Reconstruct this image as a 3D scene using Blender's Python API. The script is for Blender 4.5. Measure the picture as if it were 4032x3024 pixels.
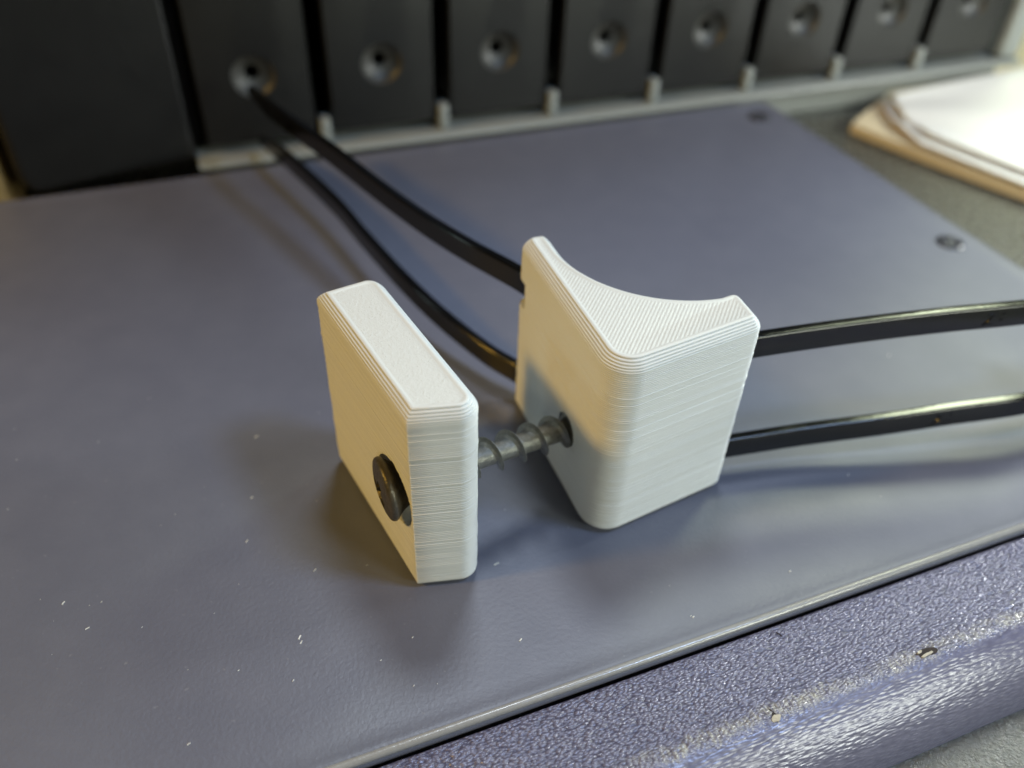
import bpy, bmesh, math, random
from mathutils import Vector, Matrix
R = math.radians
for o in list(bpy.data.objects): bpy.data.objects.remove(o)
SC = bpy.context.scene
COL = SC.collection
MM = 0.001
rnd = random.Random(7)

# ------------------------------------------------------------------ camera
cam = bpy.data.cameras.new('camera'); cam_o = bpy.data.objects.new('camera', cam); COL.objects.link(cam_o)
rx = Vector((0.99914289, 0.02728066, 0.03113281)); ux = Vector((-0.04139428, 0.65847932, 0.75145958)); wx = Vector((0, 0.75210422, -0.65904419))
mt = Matrix((rx, ux, -wx)).transposed().to_4x4(); mt.translation = Vector((0, 0, 61.321)) * MM
cam_o.matrix_world = mt
cam.sensor_width = 5.084; cam.lens = 4.25
cam.clip_start = 0.002; cam.clip_end = 20
cam.dof.use_dof = True; cam.dof.focus_distance = 0.067; cam.dof.aperture_fstop = 2.7
SC.camera = cam_o

# ------------------------------------------------------------------ world and lamps
w = bpy.data.worlds.new('World'); SC.world = w; w.use_nodes = True
w.node_tree.nodes['Background'].inputs[0].default_value = (0.80, 0.90, 1.0, 1)
w.node_tree.nodes['Background'].inputs[1].default_value = 0.006
def lamp(name, loc, aim, size, watts, col, shape='DISK'):
    l = bpy.data.lights.new(name, 'AREA'); l.shape = shape; l.size = size * MM; l.energy = watts; l.color = col
    o = bpy.data.objects.new(name, l); COL.objects.link(o)
    o.location = Vector(loc) * MM
    o.rotation_euler = (Vector(aim) - Vector(loc)).to_track_quat('-Z', 'Y').to_euler()
    return o
lamp('ceiling_lamp', (10, 200, 350), (5, 60, 5), 80, 0.400, (0.800, 0.900, 1.000))
lamp('ceiling_lamp_right', (120, 22, 222), (5, 60, 5), 42, 0.240, (0.491, 0.673, 1.000))
lamp('fill_front_right', (185, -75, 86), (5, 60, 5), 62, 0.214, (0.941, 1.000, 0.843))  # added soft fill that lights the block's right face
lamp('front_fill', (-25, -285, 160), (5, 60, 5), 80, 0.105, (1.000, 0.880, 0.580))  # added fill to brighten the plate's near face
lamp('warm_lamp', (-272, -30, 244), (5, 60, 5), 40, 0.580, (1.000, 0.586, 0.095))
lamp('far_right_lamp', (176, 296, 244), (5, 60, 5), 80, 0.400, (0.900, 1.000, 0.700))  # light from the far right, fitted to the surface brightness
lamp('side_lamp_left', (-352, 60, 130), (5, 60, 5), 40, 0.060, (0.750, 1.000, 1.000))
lamp('desk_lamp', (150, 115, 45), (5, 60, 5), 26, 0.150, (0.957, 1.000, 0.957))
SC.view_settings.view_transform = 'Standard'; SC.view_settings.look = 'None'
SC.view_settings.exposure = 0.0; SC.view_settings.gamma = 1.0; SC.view_settings.use_curve_mapping = False

# ------------------------------------------------------------------ helpers
def tag(o, label=None, cat=None, group=None, kind=None):
    if label: o['label'] = label
    if cat: o['category'] = cat
    if group: o['group'] = group
    if kind: o['kind'] = kind
    return o
def empty(name, loc_mm):
    o = bpy.data.objects.new(name, None); o.empty_display_size = 0.002; o.location = Vector(loc_mm) * MM
    COL.objects.link(o); return o
def mk(name, me, mats, parent=None, org=(0, 0, 0)):
    """me: mesh in world millimetres -> object in metres whose origin is org (mm) or its parent's base"""
    if parent is not None: org = tuple(Vector(parent.location) / MM)
    me.transform(Matrix.Translation(-Vector(org))); me.transform(Matrix.Scale(MM, 4))
    o = bpy.data.objects.new(name, me); COL.objects.link(o)
    if not isinstance(mats, (list, tuple)): mats = [mats]
    if not me.materials:
        for m in mats: me.materials.append(m)
    if parent is not None: o.parent = parent
    else: o.location = Vector(org) * MM
    return o
def pyd(verts, faces, smooth=False, sharp=None):
    me = bpy.data.meshes.new('m'); me.from_pydata([tuple(v) for v in verts], [], faces); me.update()
    if smooth:
        me.polygons.foreach_set('use_smooth', [True] * len(me.polygons))
        if sharp: me.set_sharp_from_angle(angle=R(sharp))
    return me
def from_bm(bm, smooth=False, sharp=None):
    bmesh.ops.recalc_face_normals(bm, faces=bm.faces)
    me = bpy.data.meshes.new('m'); bm.to_mesh(me); bm.free()
    if smooth:
        me.polygons.foreach_set('use_smooth', [True] * len(me.polygons))
        if sharp: me.set_sharp_from_angle(angle=R(sharp))
    return me
def boolean(me, cutters):
    """me, cutters: meshes in mm. returns me minus the cutters"""
    o = bpy.data.objects.new('t', me); COL.objects.link(o); cs = []
    for c in cutters:
        co = bpy.data.objects.new('c', c); COL.objects.link(co); cs.append(co)
        m = o.modifiers.new('b', 'BOOLEAN'); m.object = co; m.operation = 'DIFFERENCE'; m.solver = 'EXACT'
    dg = bpy.context.evaluated_depsgraph_get(); dg.update()
    res = bpy.data.meshes.new_from_object(o.evaluated_get(dg))
    for x in [o] + cs: bpy.data.objects.remove(x)
    return res
def rotz_frame(org, deg):
    return Matrix.Translation(Vector(org)) @ Matrix.Rotation(R(deg), 4, 'Z')
def lathe(profile, seg=48, closed=False):
    """profile (r, z) list; first and last r may be 0"""
    bm = bmesh.new(); rings = []
    for r, z in profile:
        if r < 1e-6: rings.append([bm.verts.new((0, 0, z))])
        else: rings.append([bm.verts.new((r * math.cos(2 * math.pi * k / seg), r * math.sin(2 * math.pi * k / seg), z)) for k in range(seg)])
    for a, b in zip(rings, rings[1:]):
        for k in range(seg):
            j = (k + 1) % seg
            if len(a) == 1 and len(b) == 1: continue
            if len(a) == 1: bm.faces.new((a[0], b[k], b[j]))
            elif len(b) == 1: bm.faces.new((a[k], b[0], a[j]))
            else: bm.faces.new((a[k], b[k], b[j], a[j]))
    return bm
def axis_matrix(org, d):
    q = Vector(d).normalized().to_track_quat('Z', 'Y').to_matrix().to_4x4()
    return Matrix.Translation(Vector(org)) @ q
def fillet_poly(pts, meta=None):
    """pts: list of (x, y, radius) -> 2D points with rounded corners; meta (dict) collects index -> (corner, mitre, radius)"""
    out = []; n = len(pts)
    area = sum(pts[i][0] * pts[(i + 1) % n][1] - pts[(i + 1) % n][0] * pts[i][1] for i in range(n)); sg = 1 if area > 0 else -1
    for i in range(n):
        p0, p1, p2 = [Vector(pts[(i + k) % n][:2]) for k in (-1, 0, 1)]; r = pts[i][2]
        if r <= 0: out.append(p1); continue
        a = (p0 - p1).normalized(); b = (p2 - p1).normalized(); ang = a.angle(b)
        t = r / math.tan(ang / 2); c = p1 + (a + b).normalized() * (r / math.sin(ang / 2))
        s = p1 + a * t - c; e = p1 + b * t - c
        tot = math.atan2(s.x * e.y - s.y * e.x, s.dot(e)); k = max(4, int(abs(tot) / R(7)))
        na = Vector((-a.y, a.x)) * sg; nb = Vector((b.y, -b.x)) * sg; m = na + nb; m = m / max(0.05, m.length_squared / 2)
        for j in range(k + 1):
            th = tot * j / k
            if meta is not None and tot * sg > 0: meta[len(out)] = (p1, m, r)
            out.append(c + Vector((s.x * math.cos(th) - s.y * math.sin(th), s.x * math.sin(th) + s.y * math.cos(th))))
    return out
def resample(pts, step, meta=None):
    out = []; n = len(pts); m2 = {}
    for i in range(n):
        a, b = pts[i], pts[(i + 1) % n]; L = (b - a).length
        if L < 1e-4: continue
        if meta is not None and i in meta: m2[len(out)] = meta[i]
        k = max(1, int(L / step))
        for j in range(k): out.append(a.lerp(b, j / k))
    if meta is not None: meta.clear(); meta.update(m2)
    return out
def poly_normals(pts):
    n = len(pts); area = sum(pts[i].x * pts[(i + 1) % n].y - pts[(i + 1) % n].x * pts[i].y for i in range(n)); s = 1 if area > 0 else -1
    out = []
    for i in range(n):
        a = (pts[i] - pts[i - 1]).normalized(); b = (pts[(i + 1) % n] - pts[i]).normalized()
        na = Vector((a.y, -a.x)) * s; nb = Vector((b.y, -b.x)) * s; m = (na + nb)
        m = m / max(0.35, m.length_squared / 2) if m.length > 1e-6 else na
        out.append(m)
    return out
def printed_solid(pts, meta, H, ftop, fbot, layer=0.2, seed=1, beads=3):
    """a solid laid down in plastic layers: every layer is a bead with a groove between it and the next"""
    rr = random.Random(seed); nr = poly_normals(pts); n = len(pts); rings = []; L = int(round(H / layer)); drift = 0.0
    ph = [rr.uniform(0, 6.28) for _ in range(4)]; last = 0
    for k in range(L):
        z0 = k * layer; zc = z0 + layer * 0.5
        ins = 0.0
        if zc > H - ftop: ins = 0.74 * ftop * ((zc - (H - ftop)) / ftop) ** 1.6
        if zc < fbot: ins = max(ins, 0.8 * fbot * ((fbot - zc) / fbot) ** 1.5)
        drift = 0.55 * drift + rr.gauss(0, 0.011); ins += drift * (1 if zc < H - ftop else 0.3)
        for f, g in ((0.0, 0.058), (0.22, 0.012), (0.5, 0.0), (0.78, 0.012), (0.999, 0.058)):
            rings.append((z0 + layer * f, ins + g))
        last = ins
    for q in range(beads):                                   # the perimeter lines drawn on the last layer
        o = last + 0.10 + 0.40 * q
        rings += [(H + 0.012, o + 0.10), (H + 0.012, o + 0.22), (H - 0.045, o + 0.34), (H - 0.045, o + 0.36)]
    verts = []; faces = []
    for (z, ins) in rings:
        for i in range(n):
            wob = 0.006 * math.sin(i * 0.9 + z * 3.1 + ph[0]) * math.sin(z * 1.7 + i * .23 + ph[1]); d = ins + wob
            if i in meta and d > meta[i][2] * 0.97:
                P, m, r = meta[i]; q = P - m * max(d, r) + (pts[i] - (pts[i] - nr[i] * r)) * 0.004
            else: q = pts[i] - nr[i] * d
            verts.append((q.x, q.y, z))
    m = len(rings)
    for j in range(m - 1):
        for i in range(n):
            a = j * n + i; b = j * n + (i + 1) % n; faces.append((a, b, b + n, a + n))
    faces.append(tuple(reversed(range(n)))); faces.append(tuple((m - 1) * n + i for i in range(n)))
    bm = bmesh.new(); me = pyd(verts, faces); bm.from_mesh(me); bmesh.ops.recalc_face_normals(bm, faces=bm.faces); bm.to_mesh(me); bm.free()
    return me
def finish_print(me, H, mats, sharp=55):
    for m in mats: me.materials.append(m)
    for p in me.polygons:
        p.material_index = 1 if (p.normal.z > 0.97 and p.center.z > H - 0.12 and p.area > 1.5) else 0
        p.use_smooth = True
    me.set_sharp_from_angle(angle=R(sharp)); return me
def catmull(P, per=10):
    P = [Vector(p) for p in P]; out = []
    for i in range(len(P) - 1):
        p0 = P[i - 1] if i else P[0] * 2 - P[1]; p1 = P[i]; p2 = P[i + 1]; p3 = P[i + 2] if i + 2 < len(P) else P[-1] * 2 - P[-2]
        for k in range(per):
            t = k / per
            out.append(0.5 * ((2 * p1) + (p2 - p0) * t + (2 * p0 - 5 * p1 + 4 * p2 - p3) * t * t + (3 * p1 - p0 - 3 * p2 + p3) * t ** 3))
    out.append(P[-1]); return out
def ribbon(path, wid, thk, rad=0.22, tip=None, lip=0.0):
    """band standing on edge along a path of centre points: wid is its height, thk its thickness"""
    prof = []
    cs = fillet_poly([(-thk / 2, -wid / 2, rad), (thk / 2, -wid / 2, rad), (thk / 2, wid / 2, rad), (-thk / 2, wid / 2, rad)])
    prof = [(c.x, c.y) for c in cs]
    n = len(prof); bm = bmesh.new(); rings = []; N = len(path)
    for i, q in enumerate(path):
        t = (path[min(i + 1, N - 1)] - path[max(i - 1, 0)]); t.normalize()
        side = Vector((t.y, -t.x, 0)).normalized(); up = side.cross(t).normalized()
        s = tip(i / (N - 1)) if tip else 1.0
        rings.append([bm.verts.new(q + side * (a * (0.6 + 0.4 * s)) + up * (b * s)) for a, b in prof])
    for r0, r1 in zip(rings, rings[1:]):
        for k in range(n): bm.faces.new((r0[k], r0[(k + 1) % n], r1[(k + 1) % n], r1[k]))
    bm.faces.new(rings[0]); bm.faces.new(list(reversed(rings[-1])))
    return bm
def box_bm(bm, lo, hi, M=None, bev=0.0, seg=2):
    vs = []
    g = bmesh.ops.create_cube(bm, size=1.0)
    for v in g['verts']:
        v.co = Vector([lo[k] + (v.co[k] + 0.5) * (hi[k] - lo[k]) for k in range(3)])
    if bev > 0:
        ed = list({e for v in g['verts'] for e in v.link_edges})
        r = bmesh.ops.bevel(bm, geom=ed, offset=bev, segments=seg, affect='EDGES', profile=0.5)
        vs = list({v for f in r['faces'] for v in f.verts} | {v for v in g['verts'] if v.is_valid})
    else: vs = g['verts']
    if M is not None:
        for v in vs: v.co = M @ v.co
    return vs
def box(lo, hi, M=None, bev=0.0, seg=2):
    bm = bmesh.new(); box_bm(bm, lo, hi, None, bev, seg)
    if M is not None: bmesh.ops.transform(bm, matrix=M, verts=bm.verts)
    return from_bm(bm, bev > 0, 40)

# ------------------------------------------------------------------ materials
class NT:
    def __init__(s, name):
        s.m = bpy.data.materials.new(name); s.m.use_nodes = True; s.t = s.m.node_tree; s.b = s.t.nodes['Principled BSDF']
        s.tc = s.t.nodes.new('ShaderNodeTexCoord')
    def n(s, typ, **kw):
        x = s.t.nodes.new(typ)
        for k, v in kw.items():
            if k in x.inputs.keys(): x.inputs[k].default_value = v
            else: setattr(x, k, v)
        return x
    def l(s, a, b): s.t.links.new(a, b)
    def coord(s, scale=(1, 1, 1), rot=(0, 0, 0)):
        """object coordinates in millimetres"""
        m = s.n('ShaderNodeMapping'); m.inputs['Scale'].default_value = tuple(1000 * k for k in scale); m.inputs['Rotation'].default_value = rot
        s.l(s.tc.outputs['Object'], m.inputs['Vector']); return m.outputs[0]
    def noise(s, vec, scale, detail=3, rough=0.55):
        x = s.n('ShaderNodeTexNoise', Scale=scale, Detail=detail, Roughness=rough); s.l(vec, x.inputs['Vector']); return x.outputs['Fac']
    def ramp(s, fac, stops):
        r = s.n('ShaderNodeValToRGB'); e = r.color_ramp.elements
        while len(e) < len(stops): e.new(0.5)
        for q, (p, c) in zip(e, stops): q.position = p; q.color = (c, c, c, 1) if not isinstance(c, tuple) else (*c, 1)
        s.l(fac, r.inputs[0]); return r.outputs[0]
    def math(s, op, a, b=None, clamp=False):
        x = s.n('ShaderNodeMath', operation=op); x.use_clamp = clamp
        for i, v in enumerate((a, b)):
            if v is None: continue
            if isinstance(v, (int, float)): x.inputs[i].default_value = v
            else: s.l(v, x.inputs[i])
        return x.outputs[0]
    def mix(s, fac, a, b):
        x = s.n('ShaderNodeMix', data_type='RGBA')
        for i, v in ((0, fac), (6, a), (7, b)):
            if isinstance(v, (int, float)): x.inputs[i].default_value = v
            elif isinstance(v, tuple): x.inputs[i].default_value = (*v, 1)
            else: s.l(v, x.inputs[i])
        return x.outputs[2]
    def bump(s, h, dist_mm, strength=1.0, prev=None):
        x = s.n('ShaderNodeBump', Strength=strength, Distance=dist_mm * MM); s.l(h, x.inputs['Height'])
        if prev is not None: s.l(prev, x.inputs['Normal'])
        return x.outputs[0]
    def set(s, **kw):
        for k, v in kw.items():
            i = s.b.inputs[k.replace('_', ' ')]
            if isinstance(v, (int, float)): i.default_value = v
            elif isinstance(v, tuple): i.default_value = (*v, 1) if i.type == 'RGBA' else v
            else: s.l(v, i)
        return s.m

def m_print_side():
    t = NT('white printed plastic'); c = t.coord()
    fine = t.noise(t.coord((0.7, 0.7, 9)), 1.0, 3); sp = t.noise(c, 7.0, 2)
    h = t.math('ADD', t.math('MULTIPLY', fine, 0.7), t.math('MULTIPLY', sp, 0.3))
    return t.set(Base_Color=(0.73, 0.75, 0.738), Roughness=0.42, IOR=1.46, Normal=t.bump(h, 0.018))
def m_print_top(kind, ang=0.0):
    t = NT('white printed top ' + kind); c = t.coord()
    if kind == 'ironed':
        h1 = t.noise(c, 3.2, 4, 0.65); v = t.n('ShaderNodeTexVoronoi', Scale=2.6); t.l(c, v.inputs['Vector'])
        h = t.math('ADD', h1, t.math('MULTIPLY', t.ramp(v.outputs['Distance'], [(0.0, 1.0), (0.22, 0.0)]), 0.5)); d = 0.055
    else:
        wv = t.n('ShaderNodeTexWave', Scale=1.05, Distortion=0.6, Detail=2.0); wv.wave_type = 'BANDS'; wv.bands_direction = 'X'
        t.l(t.coord((1, 1, 1), (0, 0, ang)), wv.inputs['Vector'])
        h = t.math('ADD', wv.outputs['Fac'], t.math('MULTIPLY', t.noise(c, 3.0, 4), 2.6)); d = 0.016
    return t.set(Base_Color=(0.73, 0.75, 0.738), Roughness=0.36, IOR=1.46, Normal=t.bump(h, d))
def m_mat():
    t = NT('grey rubber sheet'); c = t.coord()
    big = t.noise(c, 0.035, 3); mid = t.noise(c, 0.25, 4, 0.6); g = t.noise(c, 2.6, 3, 0.6)
    scr = t.noise(t.coord((0.25, 2.2, 1), (0, 0, 0.6)), 0.8, 2)
    col = t.mix(t.ramp(mid, [(0.35, 0.0), (0.7, 1.0)]), (0.132, 0.141, 0.190), (0.145, 0.154, 0.204))
    ro = t.math('ADD', t.math('MULTIPLY', t.ramp(big, [(0.3, 0.0), (0.7, 1.0)]), 0.10), t.math('ADD', t.math('MULTIPLY', scr, 0.06), 0.35))
    sp = t.ramp(t.noise(c, 1.7, 2, 0.5), [(0.70, 0.0), (0.80, 1.0)])
    sk = t.math('MULTIPLY', t.ramp(t.noise(t.coord((0.12, 3.4, 1), (0, 0, 0.9)), 1.0, 3), [(0.66, 0.0), (0.74, 1.0)]), t.ramp(t.noise(c, 0.09, 3), [(0.50, 0.0), (0.62, 1.0)]))
    col = t.mix(t.math('MULTIPLY', t.math('ADD', t.math('MULTIPLY', sp, 0.6), t.math('MULTIPLY', sk, 0.35), True), 0.5), col, (0.34, 0.35, 0.37))
    n1 = t.bump(g, 0.030); n2 = t.bump(mid, 0.012, 0.4, n1)
    return t.set(Base_Color=col, Roughness=ro, Specular_IOR_Level=0.8, Normal=n2)
def m_leather():
    t = NT('worn purple leatherette')
    sx = t.n('ShaderNodeSeparateXYZ'); t.l(t.coord(), sx.inputs[0]); v = sx.outputs['Y']   # local Y: 0 at the sheet, growing to the front
    wob = t.noise(t.coord((0.5, 0.5, 0.5)), 1.0, 3)
    def vor(sc, rot, rand=1.0):
        x = t.n('ShaderNodeTexVoronoi', Scale=1.0, Randomness=rand); x.feature = 'SMOOTH_F1'; x.inputs['Smoothness'].default_value = 0.35
        ca = t.coord(sc, rot); nz = t.n('ShaderNodeTexNoise', Scale=0.6, Detail=2.0); t.l(ca, nz.inputs['Vector'])
        ad = t.n('ShaderNodeVectorMath', operation='MULTIPLY_ADD'); ad.inputs[1].default_value = (0.7, 0.7, 0.7); t.l(nz.outputs['Color'], ad.inputs[0]); t.l(ca, ad.inputs[2]); t.l(ad.outputs[0], x.inputs['Vector'])
        return t.math('SUBTRACT', 1.0, x.outputs['Distance'])
    flat = vor((2.7, 6.0, 3.6), (0, 0, R(-22))); wrn = vor((1.2, 5.0, 5.0), (0, 0, R(-6)))
    sel = t.ramp(t.math('DIVIDE', v, 14.0), [(0.50, 0.0), (0.58, 1.0)])
    hm = t.n('ShaderNodeMix'); t.l(sel, hm.inputs[0]); t.l(flat, hm.inputs[2]); t.l(t.math('ADD', t.math('MULTIPLY', wrn, 0.26), 0.38), hm.inputs[3]); h = hm.outputs[0]
    pit = t.ramp(h, [(0.30, 0.0), (0.75, 1.0)])
    col = t.mix(pit, (0.085, 0.082, 0.145), (0.235, 0.233, 0.345))
    # scuffed ridge: where years of wrists rubbed the colour off
    rid = t.math('ABSOLUTE', t.math('SUBTRACT', t.math('ADD', v, t.math('MULTIPLY', t.math('SUBTRACT', wob, 0.5), 2.4)), 6.9))
    rm = t.ramp(rid, [(0.15, 1.0), (0.85, 0.0)])
    br = t.noise(t.coord((4.0, 0.9, 1.0)), 1.0, 4, 0.7)
    rm = t.math('MULTIPLY', rm, t.math('MULTIPLY', t.ramp(br, [(0.38, 0.1), (0.60, 1.0)]), t.ramp(t.noise(t.coord((0.22, 0.1, 1.0)), 1.0, 2), [(0.35, 0.25), (0.6, 1.0)])))
    wear = t.mix(t.ramp(br, [(0.40, 0.0), (0.55, 1.0)]), (0.17, 0.13, 0.12), (0.40, 0.385, 0.36))
    col = t.mix(rm, col, wear)
    lo = t.ramp(t.noise(t.coord(), 0.10, 3), [(0.35, 0.28), (0.7, 0.38)])
    t.b.inputs['Sheen Tint'].default_value = (0.55, 0.55, 1.0, 1)
    return t.set(Base_Color=col, Roughness=lo, Metallic=0.10, Specular_IOR_Level=0.9, Sheen_Weight=0.05, Normal=t.bump(h, 0.17))
def m_plain(name, col, rough, bump_mm=0.0, scale=1.0, spec=0.5, metal=0.0, var=0.0, **kw):
    t = NT(name); c = t.coord(); nz = t.noise(c, scale, 4, 0.6)
    a = tuple(k * (1 - var) for k in col); b = tuple(min(1, k * (1 + var)) for k in col)
    t.set(Base_Color=t.mix(nz, a, b), Roughness=t.math('ADD', t.math('MULTIPLY', t.noise(c, scale * 0.23, 3), 0.16), rough - 0.08), Specular_IOR_Level=spec, Metallic=metal)
    if bump_mm: t.set(Normal=t.bump(nz, bump_mm))
    for k, v in kw.items(): t.set(**{k: v})
    return t.m
M = {}
M['side'] = m_print_side(); M['top_plate'] = m_print_top('ironed'); M['top_block'] = m_print_top('lined', R(20))
M['mat'] = m_mat(); M['leather'] = m_leather()
M['tie'] = m_plain('black nylon', (0.003, 0.003, 0.0034), 0.13, 0.012, 1.2, 0.5, 0, 0.3)
M['screw'] = m_plain('grey phosphate steel', (0.26, 0.26, 0.235), 0.32, 0.07, 3.6, 0.7, 0.6, 0.55)
M['drawer'] = m_plain('black moulded plastic', (0.005, 0.005, 0.0043), 0.38, 0.05, 0.5, 0.55, 0, 0.3)
M['frame'] = m_plain('light grey painted frame', (0.25, 0.265, 0.25), 0.40, 0.03, 0.6, 0.5, 0, 0.1)
M['dark'] = m_plain('dark cabinet inside', (0.012, 0.012, 0.011), 0.6, 0, 0.5)
M['desk'] = m_plain('olive grey desk vinyl', (0.095, 0.095, 0.078), 0.27, 0.22, 2.6, 0.9, 0, 0.5)
M['paper'] = m_plain('white paper', (0.80, 0.80, 0.765), 0.6, 0.02, 0.3, 0.3, 0, 0.02)
M['manila'] = m_plain('manila card', (0.74, 0.63, 0.42), 0.55, 0.03, 0.6, 0.3, 0, 0.06)
M['stud'] = m_plain('rubber stud with painted shade', (0.045, 0.046, 0.055), 0.28, 0.03, 1.0)  # darker than the mat: the dents' shade is put into the colour
M['recess'] = m_plain('black recess with painted light', (0.055, 0.053, 0.046), 0.50, 0.06, 0.8, 0.6, 0, 0.4)  # paler than the drawer plastic: its lit lower half put into the colour
M['bead'] = m_plain('smooth rubber edge highlight', (0.30, 0.30, 0.30), 0.22, 0.02, 2.0, 0.8, 0, 0.15)  # paler than the mat: the rim's highlight is put into the colour
M['screw_head'] = m_plain('rubbed brown black steel', (0.105, 0.092, 0.07), 0.38, 0.07, 2.6, 0.6, 0.5, 0.6)
M['kraft'] = m_plain('kraft card', (0.45, 0.30, 0.12), 0.6, 0.03, 0.6, 0.3, 0, 0.1)
M['flake'] = m_plain('white plastic dust', (0.75, 0.75, 0.70), 0.5, 0, 1.0)
M['tear_dark'] = m_plain('torn backing', (0.030, 0.020, 0.018), 0.7, 0.05, 3.0, 0.3, 0, 0.5)
M['tear_light'] = m_plain('torn fabric fluff', (0.50, 0.46, 0.38), 0.7, 0.05, 3.0, 0.3, 0, 0.2)

# ------------------------------------------------------------------ desk, sheet, wrist rest
DESK = -6.0
bm = bmesh.new(); bmesh.ops.create_grid(bm, x_segments=4, y_segments=4, size=900)
bmesh.ops.translate(bm, vec=(0, 100, DESK), verts=bm.verts)
tag(mk('desk', from_bm(bm), M['desk'], None, (0, 100, DESK)), 'olive grey textured desk top under everything', 'desk', kind='structure')

CA = Vector((-27.1, 122.2)); CD = Vector((math.cos(R(21.64)), math.sin(R(21.64)))); CN = Vector((-CD.y, CD.x))     # cabinet line, along and into the cabinet
EO = Vector((14.9, 38.2)); EA = 22.9; ED = Vector((math.cos(R(EA)), math.sin(R(EA)))); EN = Vector((-ED.y, ED.x))   # front edge of the sheet
def isect(p, d, q, e):
    k = ((q - p).x * e.y - (q - p).y * e.x) / (d.x * e.y - d.y * e.x); return p + d * k
RE = Vector((65.4, 101.6)); RD = Vector((0.424, -0.906)).normalized()
cr = isect(EO, ED, RE, RD); fr = isect(CA - CN * 0.5, CD, RE, RD)
nl = EO - ED * 190; fl = CA - CN * 0.5 - CD * 165
outline = resample(fillet_poly([(nl.x, nl.y, 3), (cr.x, cr.y, 5), (fr.x, fr.y, 1.5), (fl.x, fl.y, 3)]), 4.0)
nr = poly_normals(outline); N = len(outline)
prof = [(-2.6, 0.0), (-1.8, 0.04), (-1.3, 0.12), (-1.0, 0.18), (-0.75, 0.19), (-0.5, 0.14), (-0.3, 0.03), (-0.14, -0.12), (-0.04, -0.32), (0.0, -0.6), (-0.25, -0.95), (-0.3, -5.9)]
vs = []; fs = []
for off, z in prof:
    for q, n_ in zip(outline, nr): vs.append((q.x + n_.x * off, q.y + n_.y * off, z))
for j in range(len(prof) - 1):
    for i in range(N):
        a = j * N + i; b = j * N + (i + 1) % N; fs.append((a, a + N, b + N, b))
fs.append(tuple(range(N)))
bm = bmesh.new(); bm.from_mesh(pyd(vs, fs))
mat_o = mk('desk_mat', from_bm(bm, True, 60), M['mat'], None, (0, 60, 0))
tag(mat_o, 'smooth grey blue sheet with rounded edge lying under the white clamp', 'mat')
def dome(c, r, h, name, parent, mat):
    b = lathe([(r, -0.05), (r * 0.92, h * 0.35), (r * 0.7, h * 0.8), (r * 0.45, h), (r * 0.2, h * 0.55), (0, h * 0.45)], 28)
    bmesh.ops.translate(b, vec=(c[0], c[1], 0), verts=b.verts)
    return mk(name, from_bm(b, True), mat, parent)
for c in ((40.7, 142.3), (59.6, 103.3)):
    bt = lathe([(1.9, 0.0), (1.75, 0.22), (1.35, 0.40), (1.0, 0.38), (0.75, 0.10), (0, 0.02)], 28)
    bmesh.ops.translate(bt, vec=(c[0], c[1], 0), verts=bt.verts)
    mk('stud', from_bm(bt, True), M['stud'], mat_o)

bp = [EO + ED * t - EN * -0.42 for t in range(-140, 95, 3)]
bb = bmesh.new(); prev = None
for q in bp:
    ring = [bb.verts.new((q.x - EN.x * 0.34 * math.cos(R(a)), q.y - EN.y * 0.34 * math.cos(R(a)), 0.02 + 0.30 * math.sin(R(a)))) for a in range(-40, 190, 16)]
    if prev:
        for k in range(len(ring) - 1): bb.faces.new((prev[k], ring[k], ring[k + 1], prev[k + 1]))
    prev = ring
mk('edge_highlight', from_bm(bb, True), M['bead'], mat_o)  # added glossy strip that makes the bright line along the mat's rim

MW = rotz_frame((EO.x, EO.y, 0), EA + 180)          # local +Y runs from the sheet's edge towards the viewer
rest_prof = [(0.12, -2.0), (0.16, -0.95), (0.30, -0.62), (0.6, -0.45), (1.2, -0.36), (2.5, -0.30), (4.0, -0.26), (5.2, -0.20), (6.0, -0.08), (6.6, 0.06), (7.0, 0.10), (7.5, 0.02), (8.2, -0.28), (9.0, -0.75), (9.8, -1.40), (10.6, -2.3), (11.3, -3.4), (11.8, -4.6), (12.0, -5.95)]
bm = bmesh.new(); nx = 260; rows = []
for i in range(nx + 1):
    x = -95 + 230 * i / nx; row = []
    for k, (v, z) in enumerate(rest_prof):
        dv = 0.10 * math.sin(x * 0.21) * (1 if 5 < v < 9 else 0) + (0.05 * math.sin(x * 1.3 + 1.0) * (1 if 6 <= v < 8 else 0))
        dz = 0.05 * math.sin(x * 0.33 + v * 0.4) * (1 if v > 1 else 0) + (0.03 * math.sin(x * 2.1 + v) if 6 <= v < 8 else 0)
        row.append(bm.verts.new((x, v + dv, z + dz if z > -5 else z)))
    rows.append(row)
for a, b in zip(rows, rows[1:]):
    for k in range(len(rest_prof) - 1): bm.faces.new((a[k], b[k], b[k + 1], a[k + 1]))
bmesh.ops.recalc_face_normals(bm, faces=bm.faces)
me = from_bm(bm, True); me.transform(Matrix.Scale(MM, 4))
if sum(p.normal.z for p in me.polygons) < 0: me.flip_normals()
rest = bpy.data.objects.new('wrist_rest', me); COL.objects.link(rest); me.materials.append(M['leather'])
rest.matrix_world = Matrix.Translation(Vector((EO.x, EO.y, 0)) * MM) @ Matrix.Rotation(R(EA + 180), 4, 'Z')
tag(rest, 'purple pebbled leatherette wrist rest with a scuffed ridge along the front', 'wrist rest')
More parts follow.
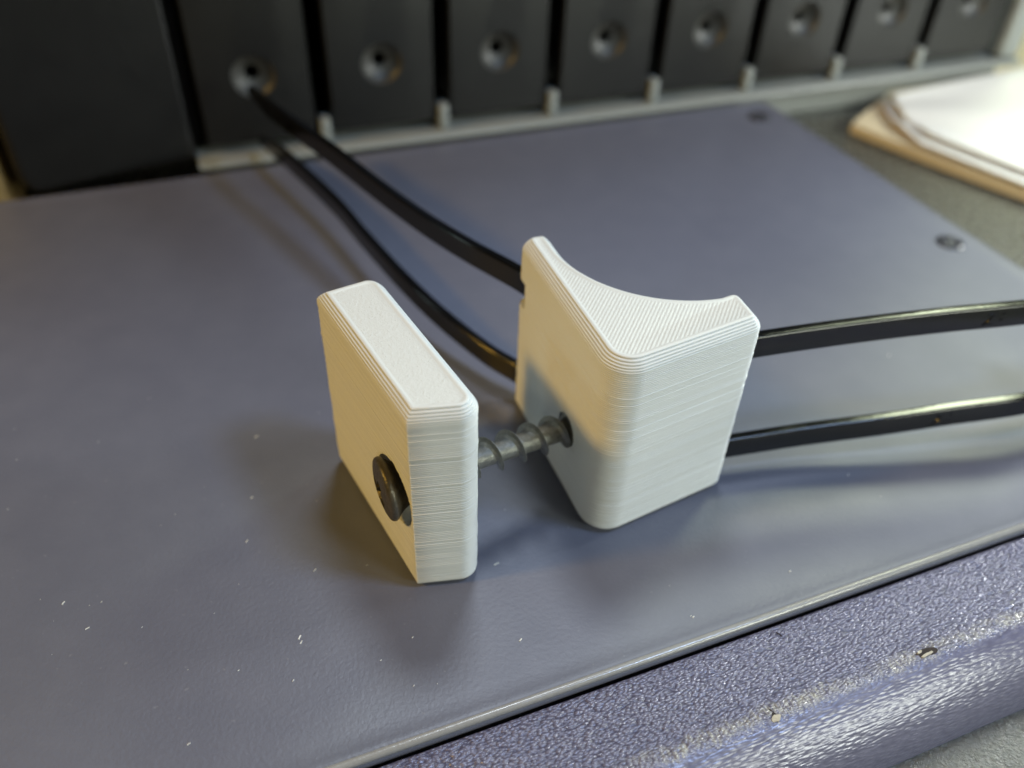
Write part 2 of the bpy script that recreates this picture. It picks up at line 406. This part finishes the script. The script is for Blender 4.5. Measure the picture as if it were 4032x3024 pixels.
# tears in the ridge: local coordinates of the rest (x along, v to the front)
MWi = MW.inverted()
def rest_z(v):
    for (v0, z0), (v1, z1) in zip(rest_prof, rest_prof[1:]):
        if v0 <= v <= v1: return z0 + (z1 - z0) * (v - v0) / (v1 - v0)
    return -1
def patch(name, cx, cv, pts, lift, thick, mat):
    """small ragged scrap following the rest's surface, in local mm"""
    bm = bmesh.new(); top = []; bot = []
    for a, b, l in pts:
        x, v = cx + a, cv + b; z = rest_z(v) + lift + l
        top.append(bm.verts.new((x, v, z + thick))); bot.append(bm.verts.new((x, v, rest_z(v) - 0.15)))
    bm.faces.new(top); bm.faces.new(list(reversed(bot)))
    for i in range(len(top)): bm.faces.new((top[i], bot[i], bot[(i + 1) % len(top)], top[(i + 1) % len(top)]))
    me = from_bm(bm); me.transform(Matrix.Scale(MM, 4)); me.materials.append(mat)
    o = bpy.data.objects.new(name, me); COL.objects.link(o); o.parent = rest; return o
def rag(rx_, ry_, k, seed, rot=0.0, lift=0.0):
    r_ = random.Random(seed); out = []
    for i in range(k):
        th = 2 * math.pi * i / k; q = 0.7 + 0.5 * r_.random(); a, b = rx_ * q * math.cos(th), ry_ * q * math.sin(th)
        out.append((a * math.cos(rot) - b * math.sin(rot), a * math.sin(rot) + b * math.cos(rot), lift * r_.random()))
    return out
tears = [((34.6, 38.9), 'a'), ((20.93, 32.85), 'b'), ((42.43, 41.62), 'c'), ((40.33, 40.62), 'd'), ((41.09, 38.6), 'e'), ((23.0, 40.33), 'g')]
for (x, y), k in tears:
    q = MWi @ Vector((x, y, 0)); cx, cv = q.x, q.y
    if k == 'a':
        patch('tear', cx, cv, rag(1.0, 0.34, 14, 3, 0.0), 0.03, 0.02, M['tear_dark'])
        patch('tear', cx + 0.15, cv + 0.18, rag(0.62, 0.12, 12, 5, 0.12, 0.1), 0.07, 0.05, M['tear_light'])
        patch('tear', cx + 0.65, cv - 0.20, rag(0.30, 0.12, 10, 8, 0.3, 0.1), 0.08, 0.05, M['tear_light'])
    elif k == 'b':
        patch('tear', cx + 0.1, cv - 0.15, rag(0.38, 0.45, 13, 4, 0.4), 0.03, 0.02, M['tear_dark'])
        patch('tear', cx - 0.1, cv + 0.22, rag(0.42, 0.26, 12, 6, 0.2, 0.1), 0.05, 0.05, M['tear_light'])
    elif k == 'd': patch('tear', cx, cv, rag(0.12, 0.09, 9, 9), 0.03, 0.02, M['tear_dark'])
    else:
        th = {'c': 0.35, 'e': 0.6, 'f': 0.75, 'g': 0.3}[k]; L_ = {'c': 0.42, 'e': 0.45, 'f': 0.55, 'g': 0.34}[k]
        cut = [(-0.01, -L_), (0.05, -L_ * 0.4), (0.035, L_ * 0.3), (0.0, L_), (-0.05, L_ * 0.45), (-0.03, -L_ * 0.2)]
        patch('tear', cx, cv, [(a * math.cos(th) - b * math.sin(th), a * math.sin(th) + b * math.cos(th), 0) for a, b in cut], 0.02, 0.02, M['tear_dark'])

# dust on the sheet
dust = [(-36.25, 40.22, .34), (-33.35, 37.96, .34), (-16.24, 37.95, .40), (-16.02, 37.5, .3), (-22.94, 47.31, .34), (-25.37, 60.34, .42), (-23.79, 52.38, .26), (-16.34, 44.54, .3), (-22.36, 28.88, .26), (-20.33, 34.84, .16), (-15.93, 34.18, .2), (-7.18, 38.38, .18), (1.56, 38.55, .3), (33.49, 58.47, .2), (-0.7, 46.01, .5), (25.13, 46.49, .22), (15.95, 41.39, .22), (15.75, 41.5, .16), (-29.06, 38.28, .14), (-33.2, 40.49, .16), (43.35, 77.69, .3), (20.99, 82.97, .3), (-6.6, 34.17, .16), (-9.44, 36.22, .14)]
for k in range(70): dust.append((rnd.uniform(-55, 40), rnd.uniform(24, 95), abs(rnd.gauss(0.05, 0.035)) + 0.03))
bm = bmesh.new()
for (x, y, s) in dust:
    if (Vector((x, y)) - EO).dot(EN) < 1.0: continue
    th = rnd.uniform(0.7, 1.5); d = Vector((math.cos(th), math.sin(th))) * s * 0.5; e = Vector((-d.y, d.x)) * rnd.uniform(0.22, 0.5)
    b0 = [bm.verts.new((x + a.x, y + a.y, 0.0)) for a in (d + e * 0.3, -d + e, -d - e * 0.4, d - e)]
    t0 = [bm.verts.new((v.co.x, v.co.y, 0.04 + 0.12 * s * rnd.random())) for v in b0]
    bm.faces.new(t0)
    for i in range(4): bm.faces.new((b0[i], b0[(i + 1) % 4], t0[(i + 1) % 4], t0[i]))
tag(mk('dust', from_bm(bm), M['flake'], None, (0, 60, 0)), 'white specks of plastic dust scattered over the grey sheet', 'dust', kind='stuff')

# ------------------------------------------------------------------ clamp plate (white, printed)
PA = Vector((-0.535886, 0.844290)); PN = Vector((0.844290, 0.535886)); PO = Vector((-7.30, 43.10)); PL = 17.19; PT = 5.6
p_on = PO; p_of = PO + PA * PL; p_if = p_of + PN * PT; p_in = PO + PN * PT - PA * 2.3
HEAD = Vector((-10.0, 45.35, 9.8)); BH = Vector((4.97, 55.35, 7.7)); AX = (BH - HEAD).normalized()
k0 = (Vector((p_on.x, p_on.y)) - HEAD.xy).dot(PN) / AX.xy.dot(PN); FACE = HEAD + AX * k0         # screw axis where it enters the plate
meta = {}; pts = resample(fillet_poly([(p_on.x, p_on.y, 0), (p_in.x, p_in.y, 1.6), (p_if.x, p_if.y, 1.6), (p_of.x, p_of.y, 0)], meta), 1.5, meta)
me = printed_solid(pts, meta, 20.2, 1.0, 0.8, seed=3, beads=1)
AM = axis_matrix(Vector((PO.x, PO.y, 9.3)) + (PA * 3.3).to_3d(), PN.to_3d())
c1 = lathe([(0, -3), (3.1, -3), (3.1, 1.3), (1.95, 3.2), (1.95, 9), (0, 9)], 56); bmesh.ops.transform(c1, matrix=AM, verts=c1.verts)
me = boolean(me, [from_bm(c1)])
plate = mk('clamp_plate', finish_print(me, 20.2, [M['side'], M['top_plate']]), [], None, (-9.0, 52.0, 0))
tag(plate, 'thin white printed plastic plate with the screw head sticking out of its hole', 'clamp plate')

# ------------------------------------------------------------------ clamp block (white, printed, hollow back)
b_c = Vector((7.69, 48.63)); b_l = Vector((0.03, 67.60)); b_r = Vector((20.49, 56.25))
arc_p = [Vector((3.35, 67.3)), Vector((8.9, 60.25)), Vector((18.7, 60.35))]
def circ(a, b, c):
    d = 2 * (a.x * (b.y - c.y) + b.x * (c.y - a.y) + c.x * (a.y - b.y)); f = lambda p: p.length_squared
    return Vector(((f(a) * (b.y - c.y) + f(b) * (c.y - a.y) + f(c) * (a.y - b.y)) / d, (f(a) * (c.x - b.x) + f(b) * (a.x - c.x) + f(c) * (b.x - a.x)) / d))
cc = circ(*arc_p); cr_ = (arc_p[0] - cc).length; a0 = math.atan2(*(arc_p[0] - cc).yx); a1 = math.atan2(*(arc_p[2] - cc).yx)
corner = fillet_poly([(b_l.x, b_l.y, 0.0), (b_c.x, b_c.y, 2.6), (b_r.x, b_r.y, 0.0)])[1:-1]
tipA = b_l + (b_c - b_l).normalized() * 0.3
poly = [(p.x, p.y, 0) for p in corner]
poly = [(p.x, p.y, 0.0) for p in corner] + [(b_r.x, b_r.y, 1.2), (18.9, 60.8, 1.2)]
arcs = [cc + Vector((math.cos(a1 + (a0 - a1) * k / 40), math.sin(a1 + (a0 - a1) * k / 40))) * cr_ for k in range(1, 40)]
arcs = [p for p in arcs if (p - Vector((18.9, 60.8))).length > 2.3 and (p - Vector((2.75, 68.5))).length > 2.3]
poly += [(p.x, p.y, 0.0) for p in arcs] + [(2.75, 68.5, 1.0), (0.03, 67.6, 1.2)]
meta = {}; pts = resample(fillet_poly(poly, meta), 1.5, meta)
me = printed_solid(pts, meta, 20.2, 1.15, 0.9, seed=9, beads=1)
# tie paths (centre lines)
ZU, ZL = 14.6, 3.0
up_path = [(-36.6, 111.3, 14.2), (-31.1, 103.4, 14.5), (-22.5, 93.5, 14.5), (-16.45, 86.1, 14.5), (-12.55, 81.5, 14.5), (-8.85, 77.4, 14.5), (-4.6, 73.1, 14.6), (1.05, 68.0, ZU), (2.7, 64.6, ZU), (5.2, 60.6, ZU), (9.0, 58.2, ZU), (13.0, 57.7, ZU), (17.0, 58.6, ZU), (21.5, 60.0, ZU), (27.0, 61.6, ZU), (33.8, 63.4, ZU), (40.5, 64.9, 14.7), (47.6, 66.2, 14.9), (53.0, 67.6, 15.0), (59.0, 69.6, 15.1)]
lo_path = [(-38.4, 117.4, 4.2), (-33.3, 111.1, 4.75), (-24.1, 98.8, 4.75), (-18.8, 90.5, 4.75), (-13.1, 81.9, 4.75), (-8.1, 75.9, 4.15), (-2.8, 70.9, 3.35), (1.05, 67.9, ZL), (2.7, 64.6, ZL), (5.2, 60.6, ZL), (9.0, 57.9, ZL), (13.0, 57.0, ZL), (17.0, 57.7, ZL), (21.4, 58.9, ZL), (28.5, 60.6, 3.2), (36.8, 62.0, 3.8), (43.6, 63.3, 4.3), (51.2, 64.8, 4.7), (57.5, 67.0, 4.8)]
cuts = []
for P in (up_path, lo_path):
    zc = P[8][2]
    sub = [Vector((x, y, zc)) for x, y, z in catmull(P, 8) if -1.5 < x < 24.0]
    cuts.append(from_bm(ribbon(sub, 3.0, 2.5 if zc > 10 else 1.5, 0.15)))
h = lathe([(0, -1.5), (1.62, -1.5), (1.62, 9), (0, 9)], 40); bmesh.ops.transform(h, matrix=axis_matrix(BH, AX), verts=h.verts); cuts.append(from_bm(h))
la_ = (b_l - b_c).normalized(); ln_ = Vector((-la_.y, la_.x)); nm_ = Matrix(((la_.x, -ln_.x, 0, b_c.x), (la_.y, -ln_.y, 0, b_c.y), (0, 0, 1, 0), (0, 0, 0, 1)))
cuts.append(box((18.3, -1.0, 13.25), (22.5, 1.35, 16.05), nm_))
me = boolean(me, cuts)
block = mk('clamp_block', finish_print(me, 20.2, [M['side'], M['top_block']]), [], None, (9.5, 57.0, 0))
tag(block, 'white printed plastic block with a hollow curved back, threaded by two black ties', 'clamp block')

# ------------------------------------------------------------------ cable ties
def tip_f(s): return min(1.0, 0.45 + s * 14)
def glyph(path, at, zc, strokes, parent, side=1):
    """raised moulding marks on the band's front face, each stroke a short bar: (s0, z0, s1, z1) in mm"""
    d = [0.0]
    for a, b in zip(path, path[1:]): d.append(d[-1] + (b - a).length)
    def pos(s):
        for i in range(len(d) - 1):
            if d[i] <= s <= d[i + 1]:
                t = (path[i + 1] - path[i]).normalized(); return path[i] + t * (s - d[i]), t
        return path[-1], (path[-1] - path[-2]).normalized()
    base = next(d[i] for i in range(len(path)) if path[i].x >= at)
    for s0, z0, s1, z1 in strokes:
        L = max(0.01, math.hypot(s1 - s0, z1 - z0)); q, t = pos(base + (s0 + s1) / 2); side_v = Vector((t.y, -t.x, 0)).normalized()
        upv = Vector((0, 0, 1)); dirv = (t * (s1 - s0) + upv * (z1 - z0)).normalized() if L > 0.02 else t
        c = q + side_v * 0.50 + upv * ((z0 + z1) / 2)
        oth = side_v.cross(dirv).normalized()
        m_ = Matrix((dirv, oth, side_v)).transposed().to_4x4(); m_.translation = c
        mk('moulded_mark', box((-L / 2 - 0.10, -0.11, -0.05), (L / 2 + 0.10, 0.11, 0.10), m_, 0.06, 2), M['tie'], parent)
def make_tie(name, P, label, at, strokes):
    path = catmull(P, 10); root = empty(name, (path[-1].x, path[-1].y, 0))
    mk('strap', from_bm(ribbon(path, 2.5, 1.02, 0.24, tip_f), True, 50), M['tie'], root)
    t = (path[-1] - path[-2]).normalized(); m_ = Matrix((t, Vector((-t.y, t.x, 0)).normalized(), Vector((0, 0, 1)))).transposed().to_4x4(); m_.translation = path[-1]
    mk('lock_head', box((0, -1.6, -2.2), (4.6, 2.2, 2.2), m_, 0.5, 3), M['tie'], root)
    glyph(path, at, P[12][2], strokes, root)
    tag(root, label, 'cable tie', 'black cable ties through the block'); return root
S = [(-0.35, 0.55, 0.30, 0.62), (0.32, 0.55, 0.10, 0.10), (0.05, 0.05, -0.45, -0.60), (-0.5, -0.62, 0.25, -0.60), (1.15, 0.48, 1.2, 0.48), (1.15, -0.25, 1.2, -0.25)]
make_tie('cable_tie', up_path, 'upper black cable tie, its far end reaching up to a drawer recess', 43.6, S)
make_tie('cable_tie', lo_path, 'lower black cable tie, running close above the grey sheet', 41.6, S)

# ------------------------------------------------------------------ screw
root = empty('drywall_screw', (HEAD.x, HEAD.y, 0))
SM = axis_matrix(HEAD, AX)
hd = lathe([(0, -0.30), (1.2, -0.26), (2.0, -0.12), (2.45, 0.02), (2.58, 0.10), (2.66, 0.22), (2.70, 0.42), (2.62, 0.62), (2.35, 0.85), (2.05, 1.25), (1.8, 1.8), (1.6, 2.5), (1.42, 3.4), (1.25, 4.2), (0, 4.2)], 64)
hme = from_bm(hd)
cr1 = bmesh.new()
for a in (0, 90):
    bmc = bmesh.new(); g = bmesh.ops.create_cube(bmc, size=1.0)
    for v in g['verts']:
        top = v.co.z < 0; s_ = 1.4 if top else 0.6
        v.co = Vector((v.co.x * 2 * s_, v.co.y * (0.95 if top else 0.6), -0.4 if top else 1.9))
    bmesh.ops.rotate(bmc, matrix=Matrix.Rotation(R(a + 25), 3, 'Z'), verts=bmc.verts)
    cm = from_bm(bmc); hme = boolean(hme, [cm])
cr1.free()
hme.transform(axis_matrix(HEAD, Vector((0.905, 0.425, 0.045)))); hme.polygons.foreach_set('use_smooth', [True] * len(hme.polygons)); hme.set_sharp_from_angle(angle=R(38))
mk('head', hme, M['screw_head'], root)
LEN = 25.0
sh = lathe([(0, 4.0), (1.25, 4.0), (0.95, 5.0), (0.95, LEN - 5), (0.6, LEN - 1.5), (0, LEN)], 28); bmesh.ops.transform(sh, matrix=SM, verts=sh.verts)
mk('shank', from_bm(sh, True, 50), M['screw'], root)
bm = bmesh.new(); prev = None; pitch = 2.3; seg = 40; turns = (LEN - 7.0) / pitch; Nn = int(turns * seg)
for i in range(Nn + 1):
    th = 2 * math.pi * i / seg; z = 4.8 + pitch * i / seg; f = min(1, i / 20, (Nn - i) / 60)
    ro = 1.0 + 0.66 * max(0.05, f) * (1 + 0.02 * math.sin(i * 2.1)); c, s_ = math.cos(th), math.sin(th)
    cur = [bm.verts.new((r * c, r * s_, z + dz)) for r, dz in ((0.86, -0.42), (1.0, -0.24), (1.2, -0.08), (ro, -0.02), (ro, 0.015), (1.2, 0.06), (1.0, 0.17), (0.86, 0.30))]
    if prev:
        for k in range(7): bm.faces.new((prev[k], cur[k], cur[k + 1], prev[k + 1]))
    prev = cur
bmesh.ops.transform(bm, matrix=SM, verts=bm.verts)
mk('thread', from_bm(bm, True, 28), M['screw'], root)
tag(root, 'dark grey coarse threaded screw joining the white plate to the white block', 'screw')

# ------------------------------------------------------------------ drawer cabinet behind
CM = Matrix.Translation(Vector((CA.x, CA.y, 0))) @ Matrix.Rotation(R(21.64), 4, 'Z')     # local x along, y into the cabinet
cab = empty('drawer_cabinet', (CA + CD * 55 + CN * 20).to_3d() + Vector((0, 0, DESK)))
def cabpart(name, me, mat): me.transform(CM); return mk(name, me, mat, cab)
X0, X1 = -46.5, 134.5
# front ledge with a rounded nose, and its plinth down to the desk
lp = [(0.9, 0.15), (0.25, 0.22), (0.0, 0.5), (0.12, 0.85), (0.6, 1.1), (1.3, 1.2), (3.6, 1.2), (6.0, 1.15), (6.0, 0.12)]
bm = bmesh.new(); ra = [bm.verts.new((-21.6, y, z)) for y, z in lp]; rb = [bm.verts.new((X1, y, z)) for y, z in lp]
for i in range(len(lp)): bm.faces.new((ra[i], rb[i], rb[(i + 1) % len(lp)], ra[(i + 1) % len(lp)]))
bm.faces.new(list(reversed(ra))); bm.faces.new(rb)
cabpart('ledge', from_bm(bm, True, 50), M['frame'])
cabpart('plinth', box((-20, 4.5, -5.9), (X1 - 0.5, 44, 0.1), None, 0.3), M['frame'])
for k in range(1, 8):
    x = -21.0 + 18.7 * k
    cabpart('divider', box((x - 0.8, 1.5, 1.3), (x + 0.8, 4.2, 5.2), None, 0.35), M['frame'])
cabpart('dark_filler', box((-21.7, 7.0, 1.3), (-20.5, 39.5, 55), None, 0.1), M['dark'])  # added dark filler hiding bright spots in the drawer gap
cabpart('jamb', box((129.6, 1.2, 1.35), (X1, 44, 56), None, 1.2, 3), M['frame'])
cabpart('back', box((-45, 40, 0.3), (129.4, 43, 55), None, 0.2), M['dark'])
cabpart('floor_panel', box((-21, 6.2, 0.3), (129.2, 39.6, 1.1), None, 0.1), M['dark'])
cabpart('unseen_upper_body', box((-46, 1.0, 56.2), (X1, 44, 112), None, 0.8), M['dark'])  # unseen; its height shades the far mat, its dark colour cuts reflections
tag(cab, 'light grey cabinet frame with short dividers holding a row of black drawers', 'cabinet')
def drawer_front(wd, ht, fillet_r=0.6):
    """faceted front: flat middle, slanted side strips, round countersunk recess. local: x centred, y 0 at the face, z up from 0"""
    hw = wd / 2; bm = bmesh.new()
    sec = [(-hw, 3.0), (-hw, 0.5), (-hw + 0.3, 0.14), (-hw + 3.0, 0.0), (hw - 3.4, 0.0), (hw - 0.3, 0.12), (hw, 0.55), (hw, 3.0)]
    zs = [(0.0, 0.8), (0.18, 0.3), (0.6, 0.0), (ht - 0.6, 0.0), (ht - 0.15, 0.3), (ht, 0.8)]
    rows = [[bm.verts.new((x * (1 - 0.012 * ins), y + (ins if y < 2.5 else 0), z)) for x, y in sec] for z, ins in zs]
    for a, b in zip(rows, rows[1:]):
        for k in range(len(sec) - 1): bm.faces.new((a[k], a[k + 1], b[k + 1], b[k]))
        bm.faces.new((a[-1], a[0], b[0], b[-1]))
    bm.faces.new(list(reversed(rows[0]))); bm.faces.new(rows[-1])
    me = from_bm(bm)
    c = lathe([(0, -1.0), (3.4, -1.0), (3.0, 0.4), (2.5, 1.05), (1.9, 1.5), (1.2, 1.78), (1.05, 1.85), (1.05, 3.6), (0, 3.6)], 44)
    bmesh.ops.rotate(c, matrix=Matrix.Rotation(R(-90), 3, 'X'), verts=c.verts); bmesh.ops.translate(c, vec=(0, 0, 10.0), verts=c.verts)
    me = boolean(me, [from_bm(c)])
    for p in me.polygons:
        d = math.hypot(p.center.x, p.center.z - 10.0); inr = d < 3.3 and p.area < 3.0
        p.use_smooth = inr; p.material_index = 1 if inr and p.center.y > 0.02 else 0
    me.set_sharp_from_angle(angle=R(35)); return me
proto_f = drawer_front(16.3, 50); proto_f.transform(Matrix.Scale(MM, 4)); proto_f.materials.append(M['drawer']); proto_f.materials.append(M['recess'])
tb = bmesh.new(); box_bm(tb, (-7.2, 9.0, 0.4), (7.2, 34, 40), None, 0.3, 1); tray_m = from_bm(tb, True, 40); tray_m.transform(Matrix.Scale(MM, 4)); tray_m.materials.append(M['drawer'])
labels = ['black drawer with a cable tie tip in front of its round recess',
          'second small black drawer from the left, just right of the tie tip drawer',
          'third small black drawer from the left, dark face with round recess',
          'fourth small black drawer from the left, in the middle of the row',
          'fifth small black drawer from the left, above where the sheet ends',
          'third small black drawer from the right end, bright glint in its recess',
          'second small black drawer from the right end, next to last',
          'rightmost small black drawer, against the grey end post']
for k in range(8):
    x = -21.0 + 18.7 * (k + 0.5); base = CM @ Vector((x, 2.3, 2.5))
    r_ = empty('drawer', base); r_.rotation_euler = (0, 0, R(21.64 + rnd.uniform(-0.35, 0.35)))
    for nm, md in (('front', proto_f), ('tray', tray_m)):
        o = bpy.data.objects.new(nm, md); COL.objects.link(o); o.parent = r_
    tag(r_, labels[k], 'drawer', 'small black drawers in the grey cabinet')
# wide askew drawer at the left end
fp = [Vector((-68.8, 104.4)), Vector((-56.8, 112.2)), Vector((-48.3, 116.9))]
e0 = fp[0] + CN * 40; e1 = fp[2] + CN * 36
pl = fillet_poly([(fp[0].x, fp[0].y, 1.2), (fp[1].x, fp[1].y, 0.0), (fp[2].x, fp[2].y, 0.9), (e1.x, e1.y, 1), (e0.x, e0.y, 1)])
root = empty('wide_drawer', ((-58, 125, 0.3)))
mid = sum(pl, Vector((0, 0))) / len(pl); bm = bmesh.new(); rows = []
axd = (fp[0] - fp[2]).normalized()
smax = max((q - fp[2]).dot(axd) for q in pl)
for z, ins in ((0.35, 0.7), (0.6, 0.3), (1.1, 0.0), (2.0, 0.0), (3.2, 0), (4.5, 0), (54, 0)):
    row = []
    for q in pl:
        d = mid - q; s_ = (q - fp[2]).dot(axd) / smax
        rr = 3.6; zz = min(z, rr); cut = (rr - math.sqrt(max(0, rr * rr - (rr - zz) ** 2))) if z < rr else 0        # rounded lower left corner
        p_ = q + d.normalized() * ins; p_ = p_ - Vector((axd.x, axd.y)) * (cut * (1 if s_ > 0.5 else 0))
        row.append(bm.verts.new((p_.x, p_.y, z)))
    rows.append(row)
for a, b in zip(rows, rows[1:]):
    for i in range(len(pl)): bm.faces.new((a[i], a[(i + 1) % len(pl)], b[(i + 1) % len(pl)], b[i]))
bm.faces.new(list(reversed(rows[0]))); bm.faces.new(rows[-1])
wd_me = from_bm(bm, True, 22)
mk('body', wd_me, M['drawer'], root)
tag(root, 'wide plain black drawer standing askew at the left end of the row', 'drawer')

# kraft box behind the sheet at far left
km = Matrix.Translation(Vector((-27.1, 122.2, 0))) @ Matrix.Rotation(R(21.64), 4, 'Z')
tag(mk('cardboard_box', box((-95, 1.0, -5.9), (-47.5, 30, 14), km, 0.5), M['kraft'], None, tuple(km @ Vector((-70, 15, -5.9)))), 'ochre cardboard box peeking out left of the wide black drawer', 'box')

# ------------------------------------------------------------------ papers at the right
def sheet(name, pts4, z0, thick, wav, mat, label, cat, seed, bulge=1.8):
    a, b, c, d = [Vector(p) for p in pts4]; r_ = random.Random(seed); ph = r_.uniform(0, 6); n = 26; bm = bmesh.new(); T = []; B = []
    for i in range(n + 1):
        rt = []; rb_ = []
        for j in range(n + 1):
            u, v = i / n, j / n; q = a.lerp(b, u).lerp(d.lerp(c, u), v) - (b - a).normalized() * (bulge * math.sin(math.pi * v) * (1 - u)) - (d - a).normalized() * (bulge * 0.5 * math.sin(math.pi * min(1, u * 3)) * (1 - v))
            z = z0 + wav * (0.5 + 0.5 * math.sin(u * 5 + ph + v * 3)) + wav * 0.6 * math.sin(v * 6 + ph * 2 + u * 2) ** 2
            rt.append(bm.verts.new((q.x, q.y, z + thick))); rb_.append(bm.verts.new((q.x, q.y, z)))
        T.append(rt); B.append(rb_)
    for i in range(n):
        for j in range(n):
            bm.faces.new((T[i][j], T[i + 1][j], T[i + 1][j + 1], T[i][j + 1])); bm.faces.new((B[i][j], B[i][j + 1], B[i + 1][j + 1], B[i + 1][j]))
    for i in range(n):
        bm.faces.new((T[i][0], B[i][0], B[i + 1][0], T[i + 1][0])); bm.faces.new((T[i][n], T[i + 1][n], B[i + 1][n], B[i][n]))
        bm.faces.new((T[0][i], T[0][i + 1], B[0][i + 1], B[0][i])); bm.faces.new((T[n][i], B[n][i], B[n][i + 1], T[n][i + 1]))
    o = mk(name, from_bm(bm, True, 40), mat, None, (a.x, a.y, z0)); tag(o, label, cat); return o
md = Vector((79.6, 124.5)) - Vector((58.5, 146.1)); md.normalize(); mn = Vector((-md.y, md.x))
A0 = Vector((58.3, 146.2)) * 1.03
sheet('manila_folder', [A0, A0 + md * 130, A0 + md * 130 + mn * 110, A0 + mn * 110 - md * 12], -5.9, 1.7, 0.25, M['manila'], 'cream manila folder lying on the desk under the white papers', 'folder', 2)
a_ = Vector((67.4, 137.0)) * 1.035; d_ = Vector((66.4, 152.8)) * 1.035; c_ = d_ + Vector((0.89, 0.456)) * 130
sheet('paper_sheet', [a_ + Vector((-0.6, -0.6)), a_ + md * 120 + Vector((-0.6, -0.6)), c_, d_ + Vector((-0.8, 0.3))], -3.7, 0.3, 0.5, M['paper'], 'lower white paper sheet, its edge showing above the cream folder', 'paper', 4)
sheet('paper_sheet', [a_ + Vector((1.2, 0.8)), a_ + md * 122 + Vector((1.2, 0.8)), c_ + Vector((3, 0)), d_ + Vector((1.0, 0.4))], -2.7, 0.3, 0.9, M['paper'], 'topmost white paper sheet, brightly lit, slightly wavy', 'paper', 5)
